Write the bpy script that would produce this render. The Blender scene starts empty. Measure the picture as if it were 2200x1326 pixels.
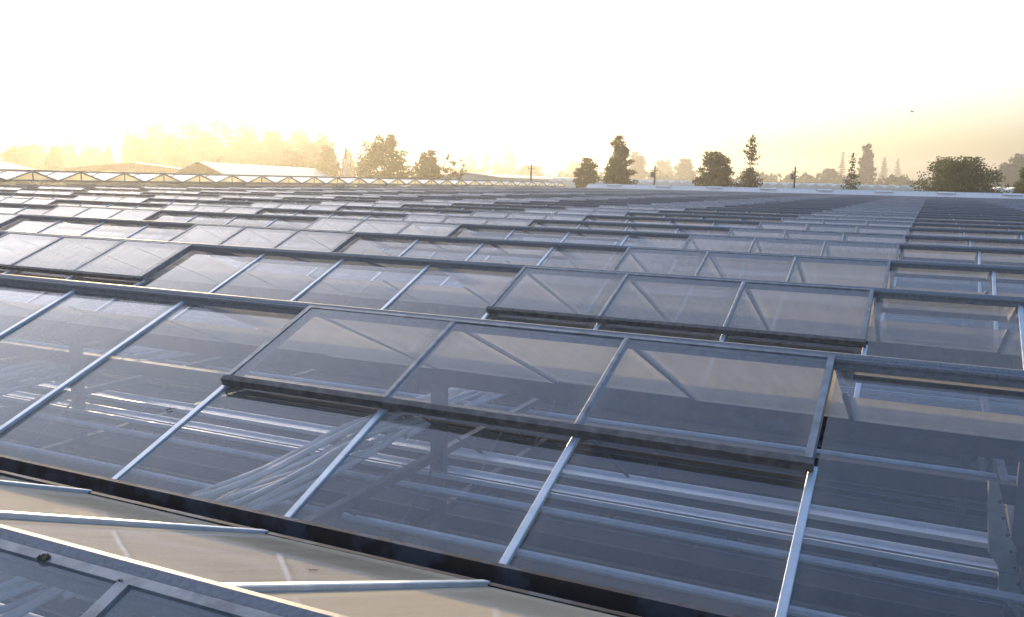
import bpy, math, random
import numpy as np
from mathutils import Matrix, Vector, Euler

random.seed(7); RNG = np.random.default_rng(7)
scene = bpy.context.scene
COL = scene.collection

# ------------------------------------------------------------------ camera
CAM_LOC = Vector((3.3393, -1.2220, 0.7721))
RT = Vector((0.90716565, 0.42017727, 0.02239499))
UP = Vector((-0.07939489, 0.11866122, 0.98975551))
FW = Vector((-0.41321535, 0.89965025, -0.14100531))
cam = bpy.data.cameras.new('camera')
cam.lens = 31.57; cam.sensor_width = 36.0
cam.clip_start = 0.05; cam.clip_end = 6000
cam_o = bpy.data.objects.new('camera', cam)
m = Matrix((RT, UP, -FW)).transposed().to_4x4(); m.translation = CAM_LOC
cam_o.matrix_world = m
COL.objects.link(cam_o)
scene.camera = cam_o

# ------------------------------------------------------------------ sky, sun, exposure
SUN_EL = math.radians(7.8)
SUN_AZ = math.radians(-48.0)            # measured from +Y towards +X
world = bpy.data.worlds.new('World'); scene.world = world
world.use_nodes = True
wn = world.node_tree.nodes; wl = world.node_tree.links
bg = wn['Background']
sky = wn.new('ShaderNodeTexSky'); sky.sky_type = 'NISHITA'
sky.sun_disc = False
sky.sun_elevation = SUN_EL; sky.sun_rotation = SUN_AZ
sky.altitude = 20; sky.air_density = 0.85; sky.dust_density = 5.6; sky.ozone_density = 2.4
wl.new(sky.outputs['Color'], bg.inputs['Color'])
bg.inputs['Strength'].default_value = 0.15

sd = Vector((math.sin(SUN_AZ) * math.cos(SUN_EL), math.cos(SUN_AZ) * math.cos(SUN_EL), math.sin(SUN_EL)))
sun = bpy.data.lights.new('sun', 'SUN')
sun.energy = 2.3; sun.angle = math.radians(0.6); sun.color = (1.0, 0.70, 0.34)
sun_o = bpy.data.objects.new('sun', sun)
sun_o.rotation_euler = sd.to_track_quat('Z', 'Y').to_euler()
sun_o.location = (-30, 30, 30)
COL.objects.link(sun_o)

vs = scene.view_settings
vs.view_transform = 'Standard'; vs.look = 'None'; vs.gamma = 1.0; vs.use_curve_mapping = False
vs.exposure = 2.0
HAZE_DENSITY = 0.00042

cy = scene.cycles
cy.max_bounces = 6; cy.diffuse_bounces = 2; cy.glossy_bounces = 3; cy.transmission_bounces = 3
cy.volume_bounces = 0; cy.transparent_max_bounces = 20
cy.caustics_reflective = False; cy.caustics_refractive = False
cy.sample_clamp_indirect = 4.0
cy.use_denoising = True
try:
    cy.denoiser = 'OPENIMAGEDENOISE'; cy.denoising_input_passes = 'RGB_ALBEDO_NORMAL'
except Exception:
    pass

# ------------------------------------------------------------------ helpers
def pix(p):
    d = Vector(p) - CAM_LOC
    z = d.dot(FW)
    if z < 0.05: return None
    return (0.5 + d.dot(RT) / z * 1929.3 / 2200, 0.5 - d.dot(UP) / z * 1929.3 / 1326, z)

def in_view(p, mg=0.12):
    q = pix(p)
    return q is not None and -mg < q[0] < 1 + mg and -mg < q[1] < 1 + mg

class MB:
    def __init__(s): s.v = []; s.f = []; s.m = []
    def face(s, pts, mat=0):
        b = len(s.v); s.v += [tuple(p) for p in pts]; s.f.append(tuple(range(b, b + len(pts)))); s.m.append(mat)
    def box(s, x0, x1, y0, y1, z0, z1, mat=0, M=None):
        b = len(s.v)
        ps = [Vector(p) for p in ((x0,y0,z0),(x1,y0,z0),(x1,y1,z0),(x0,y1,z0),(x0,y0,z1),(x1,y0,z1),(x1,y1,z1),(x0,y1,z1))]
        if M is not None: ps = [M @ p for p in ps]
        s.v += [tuple(p) for p in ps]
        for f in ((0,3,2,1),(4,5,6,7),(0,1,5,4),(1,2,6,5),(2,3,7,6),(3,0,4,7)):
            s.f.append(tuple(b + i for i in f)); s.m.append(mat)
    def prism(s, prof, x0, x1, mat=0, axis='x', M=None, caps=True):
        """extrude closed profile (a,b) along axis: x -> (x,a,b), y -> (a,y,b), z -> (a,b,z)"""
        b = len(s.v); n = len(prof)
        for x in (x0, x1):
            for a, c in prof:
                p = Vector({'x': (x, a, c), 'y': (a, x, c), 'z': (a, c, x)}[axis])
                if M is not None: p = M @ p
                s.v.append(tuple(p))
        for i in range(n):
            j = (i + 1) % n
            s.f.append((b + i, b + j, b + n + j, b + n + i)); s.m.append(mat)
        if caps:
            s.f.append(tuple(b + i for i in reversed(range(n)))); s.m.append(mat)
            s.f.append(tuple(b + n + i for i in range(n))); s.m.append(mat)
    def tube(s, p, q, r0, r1=None, n=8, mat=0, caps=True):
        r1 = r0 if r1 is None else r1
        p = Vector(p); q = Vector(q); d = (q - p).normalized()
        a = d.cross(Vector((0, 0, 1)) if abs(d.z) < .9 else Vector((1, 0, 0))).normalized(); c = d.cross(a)
        b = len(s.v)
        for o, r in ((p, r0), (q, r1)):
            for i in range(n):
                t = 2 * math.pi * i / n
                s.v.append(tuple(o + a * (r * math.cos(t)) + c * (r * math.sin(t))))
        for i in range(n):
            j = (i + 1) % n
            s.f.append((b + i, b + j, b + n + j, b + n + i)); s.m.append(mat)
        if caps:
            s.f.append(tuple(b + i for i in reversed(range(n)))); s.m.append(mat)
            s.f.append(tuple(b + n + i for i in range(n))); s.m.append(mat)
    def mesh(s, name, mats):
        me = bpy.data.meshes.new(name)
        me.from_pydata(s.v, [], s.f)
        for mt in (mats if isinstance(mats, (list, tuple)) else [mats]): me.materials.append(mt)
        me.polygons.foreach_set('material_index', s.m)
        me.update()
        return me

def np_mesh(name, V, nface, k, mats, mi=None):
    """V: (nface*k,3) unshared verts, faces of k corners in order"""
    me = bpy.data.meshes.new(name)
    me.vertices.add(len(V)); me.vertices.foreach_set('co', np.ascontiguousarray(V, dtype=np.float32).ravel())
    me.loops.add(nface * k); me.loops.foreach_set('vertex_index', np.arange(nface * k, dtype=np.int32))
    me.polygons.add(nface)
    me.polygons.foreach_set('loop_start', np.arange(0, nface * k, k, dtype=np.int32))
    me.polygons.foreach_set('loop_total', np.full(nface, k, dtype=np.int32))
    for mt in (mats if isinstance(mats, (list, tuple)) else [mats]): me.materials.append(mt)
    if mi is not None: me.polygons.foreach_set('material_index', mi.astype(np.int32))
    me.update(calc_edges=True)
    return me

def obj(name, data, parent=None, loc=None, rot=None, **props):
    o = bpy.data.objects.new(name, data); COL.objects.link(o)
    if parent is not None: o.parent = parent
    if loc is not None: o.location = loc
    if rot is not None: o.rotation_euler = rot
    for k, v in props.items(): o[k] = v
    return o

def thing(name, loc, label, category, group=None, rot=None):
    o = obj(name, None, loc=loc, rot=rot, label=label, category=category)
    o.empty_display_size = .3
    if group: o['group'] = group
    return o

# ------------------------------------------------------------------ materials
def new_mat(name):
    mt = bpy.data.materials.new(name); mt.use_nodes = True
    nt = mt.node_tree; nt.nodes.clear()
    out = nt.nodes.new('ShaderNodeOutputMaterial')
    return mt, nt, out

def N(nt, t, **kw):
    n = nt.nodes.new(t)
    for k, v in kw.items():
        if k in n.inputs: n.inputs[k].default_value = v
        else: setattr(n, k, v)
    return n

def noise_col(nt, ca, cb, scale, detail=4, lo=.35, hi=.65, vec=None, rough=.6):
    tx = N(nt, 'ShaderNodeTexNoise'); tx.inputs['Scale'].default_value = scale
    tx.inputs['Detail'].default_value = detail; tx.inputs['Roughness'].default_value = rough
    if vec is None:
        g = N(nt, 'ShaderNodeNewGeometry'); vec = g.outputs['Position']
    nt.links.new(vec, tx.inputs['Vector'])
    r = N(nt, 'ShaderNodeValToRGB')
    r.color_ramp.elements[0].position = lo; r.color_ramp.elements[1].position = hi
    r.color_ramp.elements[0].color = (*ca, 1); r.color_ramp.elements[1].color = (*cb, 1)
    nt.links.new(tx.outputs['Fac'], r.inputs['Fac'])
    return r, tx

def solid(name, ca, cb=None, scale=6, rough=.6, metal=0.0, bump=0.0, lo=.35, hi=.65, detail=5):
    mt, nt, out = new_mat(name)
    p = N(nt, 'ShaderNodeBsdfPrincipled'); p.inputs['Roughness'].default_value = rough; p.inputs['Metallic'].default_value = metal
    r, tx = noise_col(nt, ca, cb or tuple(c * .7 for c in ca), scale, detail, lo, hi)
    nt.links.new(r.outputs['Color'], p.inputs['Base Color'])
    if bump:
        b = N(nt, 'ShaderNodeBump'); b.inputs['Strength'].default_value = bump; b.inputs['Distance'].default_value = .01
        nt.links.new(tx.outputs['Fac'], b.inputs['Height']); nt.links.new(b.outputs['Normal'], p.inputs['Normal'])
    nt.links.new(p.outputs['BSDF'], out.inputs['Surface'])
    return mt

def glass(name, tint=(.83, .85, .92), dirt=.092, dirt_var=.06, dirt_col=(.54, .50, .42), rough=.05, refl=1.5, transl=.45, grime=False):
    """thin dusty horticultural glass: Schlick reflection of both faces over clear / dust"""
    mt, nt, out = new_mat(name); L = nt.links.new
    lw = N(nt, 'ShaderNodeLayerWeight'); lw.inputs['Blend'].default_value = .5
    pw = N(nt, 'ShaderNodeMath', operation='POWER'); pw.inputs[1].default_value = 5.0
    L(lw.outputs['Facing'], pw.inputs[0])
    ma = N(nt, 'ShaderNodeMath', operation='MULTIPLY_ADD'); ma.inputs[1].default_value = .92 * refl; ma.inputs[2].default_value = .08 * refl
    L(pw.outputs[0], ma.inputs[0])
    geo = N(nt, 'ShaderNodeNewGeometry')
    # dust: fine speckle, soft streaks, and a level of its own for each pane
    n1 = N(nt, 'ShaderNodeTexNoise'); n1.inputs['Scale'].default_value = 130; n1.inputs['Detail'].default_value = 3
    n2 = N(nt, 'ShaderNodeTexNoise'); n2.inputs['Scale'].default_value = 1.7; n2.inputs['Detail'].default_value = 6; n2.inputs['Roughness'].default_value = .65
    mp = N(nt, 'ShaderNodeMapping'); mp.inputs['Scale'].default_value = (6.0, .8, .8)
    L(geo.outputs['Position'], mp.inputs['Vector']); L(mp.outputs['Vector'], n2.inputs['Vector'])
    L(geo.outputs['Position'], n1.inputs['Vector'])
    fl = N(nt, 'ShaderNodeVectorMath', operation='FLOOR'); L(geo.outputs['Position'], fl.inputs[0])
    wnz = N(nt, 'ShaderNodeTexWhiteNoise'); wnz.noise_dimensions = '1D'
    sp = N(nt, 'ShaderNodeSeparateXYZ'); L(fl.outputs[0], sp.inputs[0]); sd_ = N(nt, 'ShaderNodeSeparateXYZ'); L(geo.outputs['Position'], sd_.inputs[0])
    yb = N(nt, 'ShaderNodeMath', operation='MULTIPLY'); yb.inputs[1].default_value = 2 / 3.158; L(sd_.outputs['Y'], yb.inputs[0])
    yf = N(nt, 'ShaderNodeMath', operation='FLOOR'); L(yb.outputs[0], yf.inputs[0])
    ym = N(nt, 'ShaderNodeMath', operation='MULTIPLY_ADD'); ym.inputs[1].default_value = 17.31; L(yf.outputs[0], ym.inputs[0]); L(sp.outputs['X'], ym.inputs[2])
    L(ym.outputs[0], wnz.inputs['W'])
    a = N(nt, 'ShaderNodeMath', operation='MULTIPLY'); L(n1.outputs['Fac'], a.inputs[0]); L(n2.outputs['Fac'], a.inputs[1])
    b = N(nt, 'ShaderNodeMath', operation='MULTIPLY_ADD'); b.inputs[1].default_value = dirt_var * 4; b.inputs[2].default_value = dirt - dirt_var
    L(a.outputs[0], b.inputs[0])
    c = N(nt, 'ShaderNodeMath', operation='MULTIPLY_ADD', use_clamp=True); c.inputs[1].default_value = dirt * 1.2
    L(wnz.outputs['Value'], c.inputs[0]); L(b.outputs[0], c.inputs[2])
    # a dust layer hides more the more it is seen edge-on: 1 - exp(-tau / cos)
    co = N(nt, 'ShaderNodeMath', operation='SUBTRACT'); co.inputs[0].default_value = 1.03; L(lw.outputs['Facing'], co.inputs[1])
    dv = N(nt, 'ShaderNodeMath', operation='DIVIDE'); L(c.outputs[0], dv.inputs[0]); L(co.outputs[0], dv.inputs[1])
    ng = N(nt, 'ShaderNodeMath', operation='MULTIPLY'); ng.inputs[1].default_value = -1.0; L(dv.outputs[0], ng.inputs[0])
    ex = N(nt, 'ShaderNodeMath', operation='EXPONENT'); L(ng.outputs[0], ex.inputs[0])
    cv = N(nt, 'ShaderNodeMath', operation='SUBTRACT', use_clamp=True); cv.inputs[0].default_value = 1.0; L(ex.outputs[0], cv.inputs[1])
    # grime gathered along the bars and towards the gutter end of each pane
    if grime:
        sx = N(nt, 'ShaderNodeSeparateXYZ'); L(geo.outputs['Position'], sx.inputs[0])
        fx = N(nt, 'ShaderNodeMath', operation='PINGPONG'); fx.inputs[1].default_value = .5; L(sx.outputs['X'], fx.inputs[0])
        ex_ = N(nt, 'ShaderNodeMapRange'); ex_.inputs['From Min'].default_value = .02; ex_.inputs['From Max'].default_value = .10; ex_.inputs['To Min'].default_value = .26; ex_.inputs['To Max'].default_value = 0; L(fx.outputs[0], ex_.inputs['Value'])
        fy = N(nt, 'ShaderNodeMath', operation='PINGPONG'); fy.inputs[1].default_value = W_BAY / 2; L(sx.outputs['Y'], fy.inputs[0])
        ey = N(nt, 'ShaderNodeMapRange'); ey.inputs['From Min'].default_value = W_BAY / 2 - .22; ey.inputs['From Max'].default_value = W_BAY / 2 - .03; ey.inputs['To Min'].default_value = 0; ey.inputs['To Max'].default_value = .55; L(fy.outputs[0], ey.inputs['Value'])
        ad = N(nt, 'ShaderNodeMath', operation='ADD'); L(ex_.outputs[0], ad.inputs[0]); L(ey.outputs[0], ad.inputs[1])
        gm_ = N(nt, 'ShaderNodeMath', operation='MULTIPLY'); L(ad.outputs[0], gm_.inputs[0]); gm_.use_clamp = True; L(n2.outputs['Fac'], gm_.inputs[1])
        cs = N(nt, 'ShaderNodeMath', operation='ADD'); L(c.outputs[0], cs.inputs[0]); L(gm_.outputs[0], cs.inputs[1])
        L(cs.outputs[0], dv.inputs[0])
    tr = N(nt, 'ShaderNodeBsdfTransparent'); tr.inputs['Color'].default_value = (*tint, 1)
    df = N(nt, 'ShaderNodeBsdfDiffuse'); df.inputs['Color'].default_value = (*dirt_col, 1)
    tl = N(nt, 'ShaderNodeBsdfTranslucent'); tl.inputs['Color'].default_value = (*dirt_col, 1)
    dm = N(nt, 'ShaderNodeMixShader'); dm.inputs[0].default_value = transl; L(df.outputs[0], dm.inputs[1]); L(tl.outputs[0], dm.inputs[2])
    gl = N(nt, 'ShaderNodeBsdfGlossy'); gl.inputs['Roughness'].default_value = rough; gl.inputs['Color'].default_value = (.93, .93, 1, 1)
    n3 = N(nt, 'ShaderNodeTexNoise'); n3.inputs['Scale'].default_value = 1.3; L(geo.outputs['Position'], n3.inputs['Vector'])
    bp = N(nt, 'ShaderNodeBump'); bp.inputs['Strength'].default_value = .05; bp.inputs['Distance'].default_value = .05
    L(n3.outputs['Fac'], bp.inputs['Height']); L(bp.outputs['Normal'], gl.inputs['Normal'])
    m1 = N(nt, 'ShaderNodeMixShader'); L(ma.outputs[0], m1.inputs[0]); L(tr.outputs[0], m1.inputs[1]); L(gl.outputs[0], m1.inputs[2])
    m2 = N(nt, 'ShaderNodeMixShader'); L(cv.outputs[0], m2.inputs[0]); L(m1.outputs[0], m2.inputs[1]); L(dm.outputs[0], m2.inputs[2])
    L(m2.outputs[0], out.inputs['Surface'])
    return mt

def leafmat(name, ca, cb, tl=.35):
    mt, nt, out = new_mat(name); L = nt.links.new
    r, tx = noise_col(nt, ca, cb, .5, 3)
    df = N(nt, 'ShaderNodeBsdfDiffuse'); t = N(nt, 'ShaderNodeBsdfTranslucent'); mx = N(nt, 'ShaderNodeMixShader'); mx.inputs[0].default_value = tl
    L(r.outputs['Color'], df.inputs['Color']); L(r.outputs['Color'], t.inputs['Color'])
    L(df.outputs[0], mx.inputs[1]); L(t.outputs[0], mx.inputs[2]); L(mx.outputs[0], out.inputs['Surface'])
    return mt

W_BAY = 3.158
M_GLASS = glass('roof glass', grime=True)
M_BGLASS = glass('chalked glass', tint=(.80, .85, .85), dirt=.13, dirt_var=.06, dirt_col=(.74, .70, .60), rough=.12)
M_CGLASS = glass('pale glass', tint=(.7, .78, .8), dirt=.9, dirt_var=.10, dirt_col=(.78, .80, .83), rough=.10, transl=.25)
M_GABLE = glass('gable glass', tint=(.8, .8, .75), dirt=.8, dirt_var=.1, dirt_col=(.84, .78, .58), rough=.15, refl=.6, transl=.85)
M_BAR = solid('bright aluminium bar', (.72, .74, .78), (.58, .60, .64), 9, .42, .55)
M_FRAME = solid('weathered aluminium', (.36, .35, .37), (.22, .21, .22), 14, .5, .35, .2)
M_RIDGE = solid('weathered ridge metal', (.27, .26, .275), (.19, .18, .19), 90, .6, .3, .06)
M_RIDGESIDE = solid('shade-toned ridge side', (.25, .215, .21), (.17, .145, .145), 25, .7, 0, .3)  # upright faces toned darker than the cap: their shade is put into the colour
M_RAIL = solid('grimy vent rail', (.19, .155, .14), (.10, .08, .075), 20, .75, 0, .4)
M_GUTTER = solid('stained gutter steel', (.06, .04, .035), (.10, .095, .11), 5, .6, .2, .2, .48, .58)
M_STEEL = solid('interior galvanised steel', (.17, .17, .19), (.11, .11, .13), 8, .5, .4)
M_CHAN = solid('white coated channel', (.82, .85, .90), (.70, .73, .78), 5, .3, .1)
M_PIPE = solid('painted pipe', (.62, .65, .70), (.48, .50, .54), 6, .4, .1)
M_SCREEN = solid('folded screen cloth', (.80, .79, .74), (.60, .60, .58), 3, .7)
M_DARKSTEEL = solid('dark steel', (.07, .065, .07), (.045, .04, .045), 12, .6)
M_FLOOR = solid('soil floor', (.13, .10, .105), (.075, .06, .07), 1.1, .9, 0, .5)
M_BENCH = solid('bench matting', (.075, .058, .07), (.045, .036, .044), 2.5, .9, 0, .4)
M_FABRIC = solid('torn pale fabric', (.40, .40, .34), (.27, .27, .23), 9, .85)
M_GROUND = solid('meadow', (.075, .085, .04), (.05, .06, .028), .05, .95)
M_BARNWALL = solid('brown barn boards', (.16, .12, .085), (.11, .08, .06), 2, .85)
M_BARNROOF = solid('pale barn roof', (.52, .48, .46), (.42, .39, .38), .8, .6)
M_WOOD = solid('pole timber', (.075, .06, .05), (.05, .04, .035), 5, .9)
M_TANK = solid('pale tank', (.55, .54, .50), (.45, .44, .40), 1, .5)
M_BARK = solid('bark', (.09, .07, .055), (.055, .043, .034), 3, .95)
M_LEAF = leafmat('broad leaves', (.028, .040, .014), (.055, .065, .024), .25)
M_LEAFG = leafmat('green leaves', (.040, .060, .018), (.080, .100, .032))
M_NEEDLE = leafmat('needles', (.028, .038, .020), (.050, .060, .028), .2)
M_MOSS = solid('moss', (.17, .12, .035), (.08, .055, .018), 30, .95, 0, .6)
M_TWIG = solid('twig', (.12, .075, .05), (.07, .045, .03), 40, .9)
M_BIRD = solid('bird plumage', (.03, .03, .032), (.02, .02, .02), 20, .8)
M_CREAMBOX = solid('pale box', (.60, .63, .60), (.50, .54, .52), 6, .5)

# ------------------------------------------------------------------ ground
g = MB(); g.face([(-1500, -1500, -5.0), (1500, -1500, -5.0), (1500, 1500, -5.0), (-1500, 1500, -5.0)])
obj('ground', g.mesh('ground', M_GROUND), kind='structure')

# ------------------------------------------------------------------ the near greenhouse block
W = 3.158; HR = 0.6415; HALF = W / 2
TH = math.atan2(HR, HALF); SL = math.hypot(HR, HALF)
XMIN, XMAX = -41, 25
KMAX = 37
GN = -0.045                       # glass plane below the ridge plane
S0, S1 = 0.05, SL - 0.045          # glass from / to along the slope
VB = 0.83                          # vent length down the slope
NEAR = Euler((TH, 0, 0)); FAR = Euler((TH, 0, math.pi))
def slope_mat(k, side, tilt=0.0):
    e = Euler((TH - tilt, 0, 0 if side < 0 else math.pi))
    mm = e.to_matrix().to_4x4(); mm.translation = (0, k * W, 0)
    return mm

floor = MB(); floor.face([(XMIN, -2.5, -4.99), (XMAX, -2.5, -4.99), (XMAX, KMAX * W + 3, -4.99), (XMIN, KMAX * W + 3, -4.99)])
obj('floor', floor.mesh('floor', M_FLOOR), kind='structure')

gh = thing('greenhouse', (0, 0, -5), 'vast low greenhouse roof of glass gables filling the foreground and middle ground', 'greenhouse')
GZ = 5.0     # children are placed relative to the Empty at ground level

def part(name, me, loc=(0, 0, 0), rot=None, parent=None, **kw):
    p = parent or gh
    l = (loc[0], loc[1], loc[2] + GZ) if p is gh else loc
    return obj(name, me, p, l, rot, **kw)

# shared meshes, in slope coordinates: x along the ridge, -y down the slope, z out of the roof
def pane_mesh(s0, s1, n, name='pane', w=1.0, mat=M_GLASS):
    b = MB(); b.face([(.012, -s1, n), (w - .012, -s1, n), (w - .012, -s0, n), (.012, -s0, n)])
    return b.mesh(name, mat)
ME_PANE = pane_mesh(S0, S1, GN)
ME_PANE_LOW = pane_mesh(VB - .02, S1, GN, 'pane_low')
ME_VPANE = pane_mesh(.05, VB - .03, .010, 'vent_pane')

def bar_prof():   # aluminium cap: inverted trough with soft shoulders
    h0, h1 = GN - .003, -.029
    return [(-.017, h0), (-.017, h1 - .003), (-.014, h1), (.014, h1), (.017, h1 - .003), (.017, h0), (.013, h0), (.013, h1 - .005), (-.013, h1 - .005), (-.013, h0)]
def bar_mesh(s0, s1, name):
    b = MB(); b.prism(bar_prof(), -s1, -s0, axis='y'); return b.mesh(name, M_BAR)
ME_BAR = bar_mesh(.045, SL - .045, 'glazing_bar')
ME_BAR_LOW = bar_mesh(VB - .03, SL - .045, 'glazing_bar_low')
def bar_simple(b, M, x, s0, s1, mat=0):
    b.box(x - .021, x + .021, -s1, -s0, GN - .003, -.029, mat, M)

def vent_parts():
    f = MB()
    f.box(0.002, 2.998, -.052, -.030, -.012, .016)                # top hinge rail
    f.box(.004, .034, -VB + .02, -.052, -.047, .017)               # end rails
    f.box(2.966, 2.996, -VB + .02, -.052, -.047, .017)
    fr = f.mesh('vent_window', M_FRAME)
    r = MB()
    r.prism([(-VB - .014, .014), (-VB + .022, .018), (-VB + .022, -.020), (-VB - .004, -.030), (-VB - .014, -.027)], -.004, 3.004, axis='x')
    rail = r.mesh('bottom_rail', M_RAIL)
    bb = MB(); bb.prism([(-.016, -.012), (-.016, .012), (-.008, .019), (.008, .019), (.016, .012), (.016, -.012)], -VB + .023, -.053, axis='y')
    return fr, rail, bb.mesh('vent_bar', M_FRAME)
ME_VF, ME_VR, ME_VB = vent_parts()
vf = MB()                      # a far vent in one mesh: frame, rail, bars and glass
vf.box(0.002, 2.998, -.052, -.030, -.012, .016, 0)
for xa in (.004, .985, 1.985, 2.966): vf.box(xa, xa + .03, -VB + .02, -.052, -.047, .017, 0)
vf.box(-.004, 3.004, -VB - .014, -VB + .022, -.028, .016, 1)
for xa in (0, 1, 2): vf.face([(xa + .012, -VB + .03, .010), (xa + .988, -VB + .03, .010), (xa + .988, -.03, .010), (xa + .012, -.03, .010)], 2)
ME_VFAR = vf.mesh('far_vent', [M_FRAME, M_RAIL, M_GLASS])

# vents: facing the camera over i = 0..3 (+7n), on the far side over i = -4..-1 (+7n), propped ajar
OPEN = math.radians(6)
def near_vent(i): return (i % 7) in (0, 1, 2)
def far_vent(i): return (i % 7) in (3, 4, 5)

ZO = [0.0, 0.0] + [random.uniform(-.012, .012) for _ in range(KMAX + 2)]      # old ridges are not dead level
# --- collect every pane, bar and vent, then rank them by how large they show
panes, bars, vents = [], [], []
def size_of(p, w):
    q = pix(p)
    if q is None: return 0
    if not (-.06 < q[0] < 1.06 and -.06 < q[1] < 1.1): return 0
    return w / q[2] ** 2
for k in range(0, KMAX + 1):
    for i in range(XMIN, XMAX):
        c = (i + .5, k * W - HALF * .6, -.35)
        panes.append((size_of(c, 1), k, i, -1)); bars.append((size_of((i, c[1], c[2]), 1), k, i, -1))
        c2 = (i + .5, k * W + HALF * .6, -.35)
        w2 = 1.2 if k == 0 else .4
        panes.append((size_of(c2, w2), k, i, 1)); bars.append((size_of((i, c2[1], c2[2]), w2), k, i, 1))
        if i % 7 == 0: vents.append((size_of((i + 1.5, k * W - .4, -.15), 1), k, i, -1))
        if i % 7 == 3 and i + 3 <= XMAX and not (k == 0 and i == 3): vents.append((size_of((i + 1.5, k * W + .4, -.15), .5), k, i, 1))
for lst in (panes, bars, vents): lst.sort(key=lambda t: -t[0])

stuff_p, stuff_b, stuff_v = MB(), MB(), MB()
def tl(a=.007): return random.uniform(-a, a)
N_PANE, N_BAR, N_VENT_SUB, N_VENT = 195, 270, 35, 290
for n, (s, k, i, side) in enumerate(panes):
    low = near_vent(i) if side < 0 else (far_vent(i) and not (k == 0 and 3 <= i < 6))
    if n < N_PANE and s > 0:
        e = Euler((TH + tl(), tl(), 0 if side < 0 else math.pi))
        part('pane', ME_PANE_LOW if low else ME_PANE, (i if side < 0 else i + 1, k * W, ZO[k]), e)
    else:
        M = slope_mat(k, side, tl(.009)); M.translation = (i if side < 0 else i + 1, k * W, ZO[k])
        a = VB - .02 if low else S0
        stuff_p.face([M @ Vector(p) for p in ((.012, -S1, GN), (.988, -S1, GN), (.988, -a, GN), (.012, -a, GN))])
for n, (s, k, i, side) in enumerate(bars):
    inside = ((i % 7) in (1, 2)) if side < 0 else ((i % 7) in (4, 5))
    edge = ((i % 7) in (0, 3)) if side < 0 else ((i % 7) in (3, 6))
    low = (inside or edge) and not (k == 0 and side > 0 and 3 <= i <= 6)
    if n < N_BAR and s > 0:
        part('glazing_bar', ME_BAR_LOW if low else ME_BAR, (i, k * W, ZO[k]), NEAR if side < 0 else FAR)
    else:
        M = slope_mat(k, side); M.translation = (i, k * W, ZO[k])
        stuff_b.box(-.018, .018, -(SL - .045), -(VB - .03 if low else .045), GN - .003, -.029, 0, M)
nrod = 0
for n, (s, k, i, side) in enumerate(vents):
    e = Euler((TH if side < 0 else TH - OPEN, 0, 0 if side < 0 else math.pi))
    e.x += tl(.006); e.x -= (random.uniform(0, .03) if side < 0 and k > 2 else (random.uniform(-.04, .05) if side > 0 else 0))
    loc = (i if side < 0 else i + 3, k * W, ZO[k])
    if n < N_VENT_SUB and s > 0:
        v = part('vent_window', ME_VF, loc, e)
        obj('bottom_rail', ME_VR, v)
        for j in (1, 2): obj('vent_bar', ME_VB, v, (j, 0, 0))
        for j in range(3): obj('pane', ME_VPANE, v, (j, 0, tl(.002)), (tl(.003), tl(.003), 0))
        if nrod < 40 and side < 0:
            r = MB()
            r.tube((1.02, -.75, -.04), (1.05, -.1, -.85), .008, n=6)
            r.tube((1.98, -.75, -.04), (1.95, -.1, -.85), .008, n=6)
            obj('push_rod', r.mesh('push_rod', M_DARKSTEEL), v); nrod += 1
    elif n < N_VENT and s > 0:
        part('vent_window', ME_VFAR, loc, e)
    else:
        M = e.to_matrix().to_4x4(); M.translation = loc
        for vv, ff, mm in ((vf.v, vf.f, vf.m),):
            b0 = len(stuff_v.v); stuff_v.v += [tuple(M @ Vector(p)) for p in vv]
            stuff_v.f += [tuple(b0 + q for q in f) for f in ff]; stuff_v.m += mm
part('roof_glass_beyond', stuff_p.mesh('roof_glass_beyond', M_GLASS), kind='stuff')
part('roof_bars_beyond', stuff_b.mesh('roof_bars_beyond', M_BAR), kind='stuff')
part('roof_vents_beyond', stuff_v.mesh('roof_vents_beyond', [M_FRAME, M_RAIL, M_GLASS]), kind='stuff')

# ridges and gutters, one of each for every bay
rp = [(-.044, -.024), (-.044, -.010), (-.030, -.006), (-.027, .000), (-.007, .012), (.005, .012), (.022, -.008), (.040, -.026), (.040, -.030), (.030, -.030)]
b = MB(); b.prism(rp, XMIN, XMAX, axis='x')
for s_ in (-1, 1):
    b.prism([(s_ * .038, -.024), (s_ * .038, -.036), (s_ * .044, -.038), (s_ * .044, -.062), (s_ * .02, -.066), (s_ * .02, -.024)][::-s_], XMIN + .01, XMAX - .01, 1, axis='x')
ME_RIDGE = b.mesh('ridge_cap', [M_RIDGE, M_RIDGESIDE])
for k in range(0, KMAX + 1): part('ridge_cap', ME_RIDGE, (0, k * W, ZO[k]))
gp = [(-.075, -.655), (-.052, -.655), (-.045, -.765), (.045, -.765), (.052, -.640), (.078, -.640), (.078, -.662), (.058, -.668), (.052, -.800), (-.052, -.800), (-.058, -.675), (-.075, -.672)]
b = MB(); b.prism(gp, XMIN, XMAX, axis='x'); ME_GUT = b.mesh('gutter', M_GUTTER)
for k in range(-1, KMAX + 1): part('gutter', ME_GUT, (0, (k + .5) * W, 0))

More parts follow.
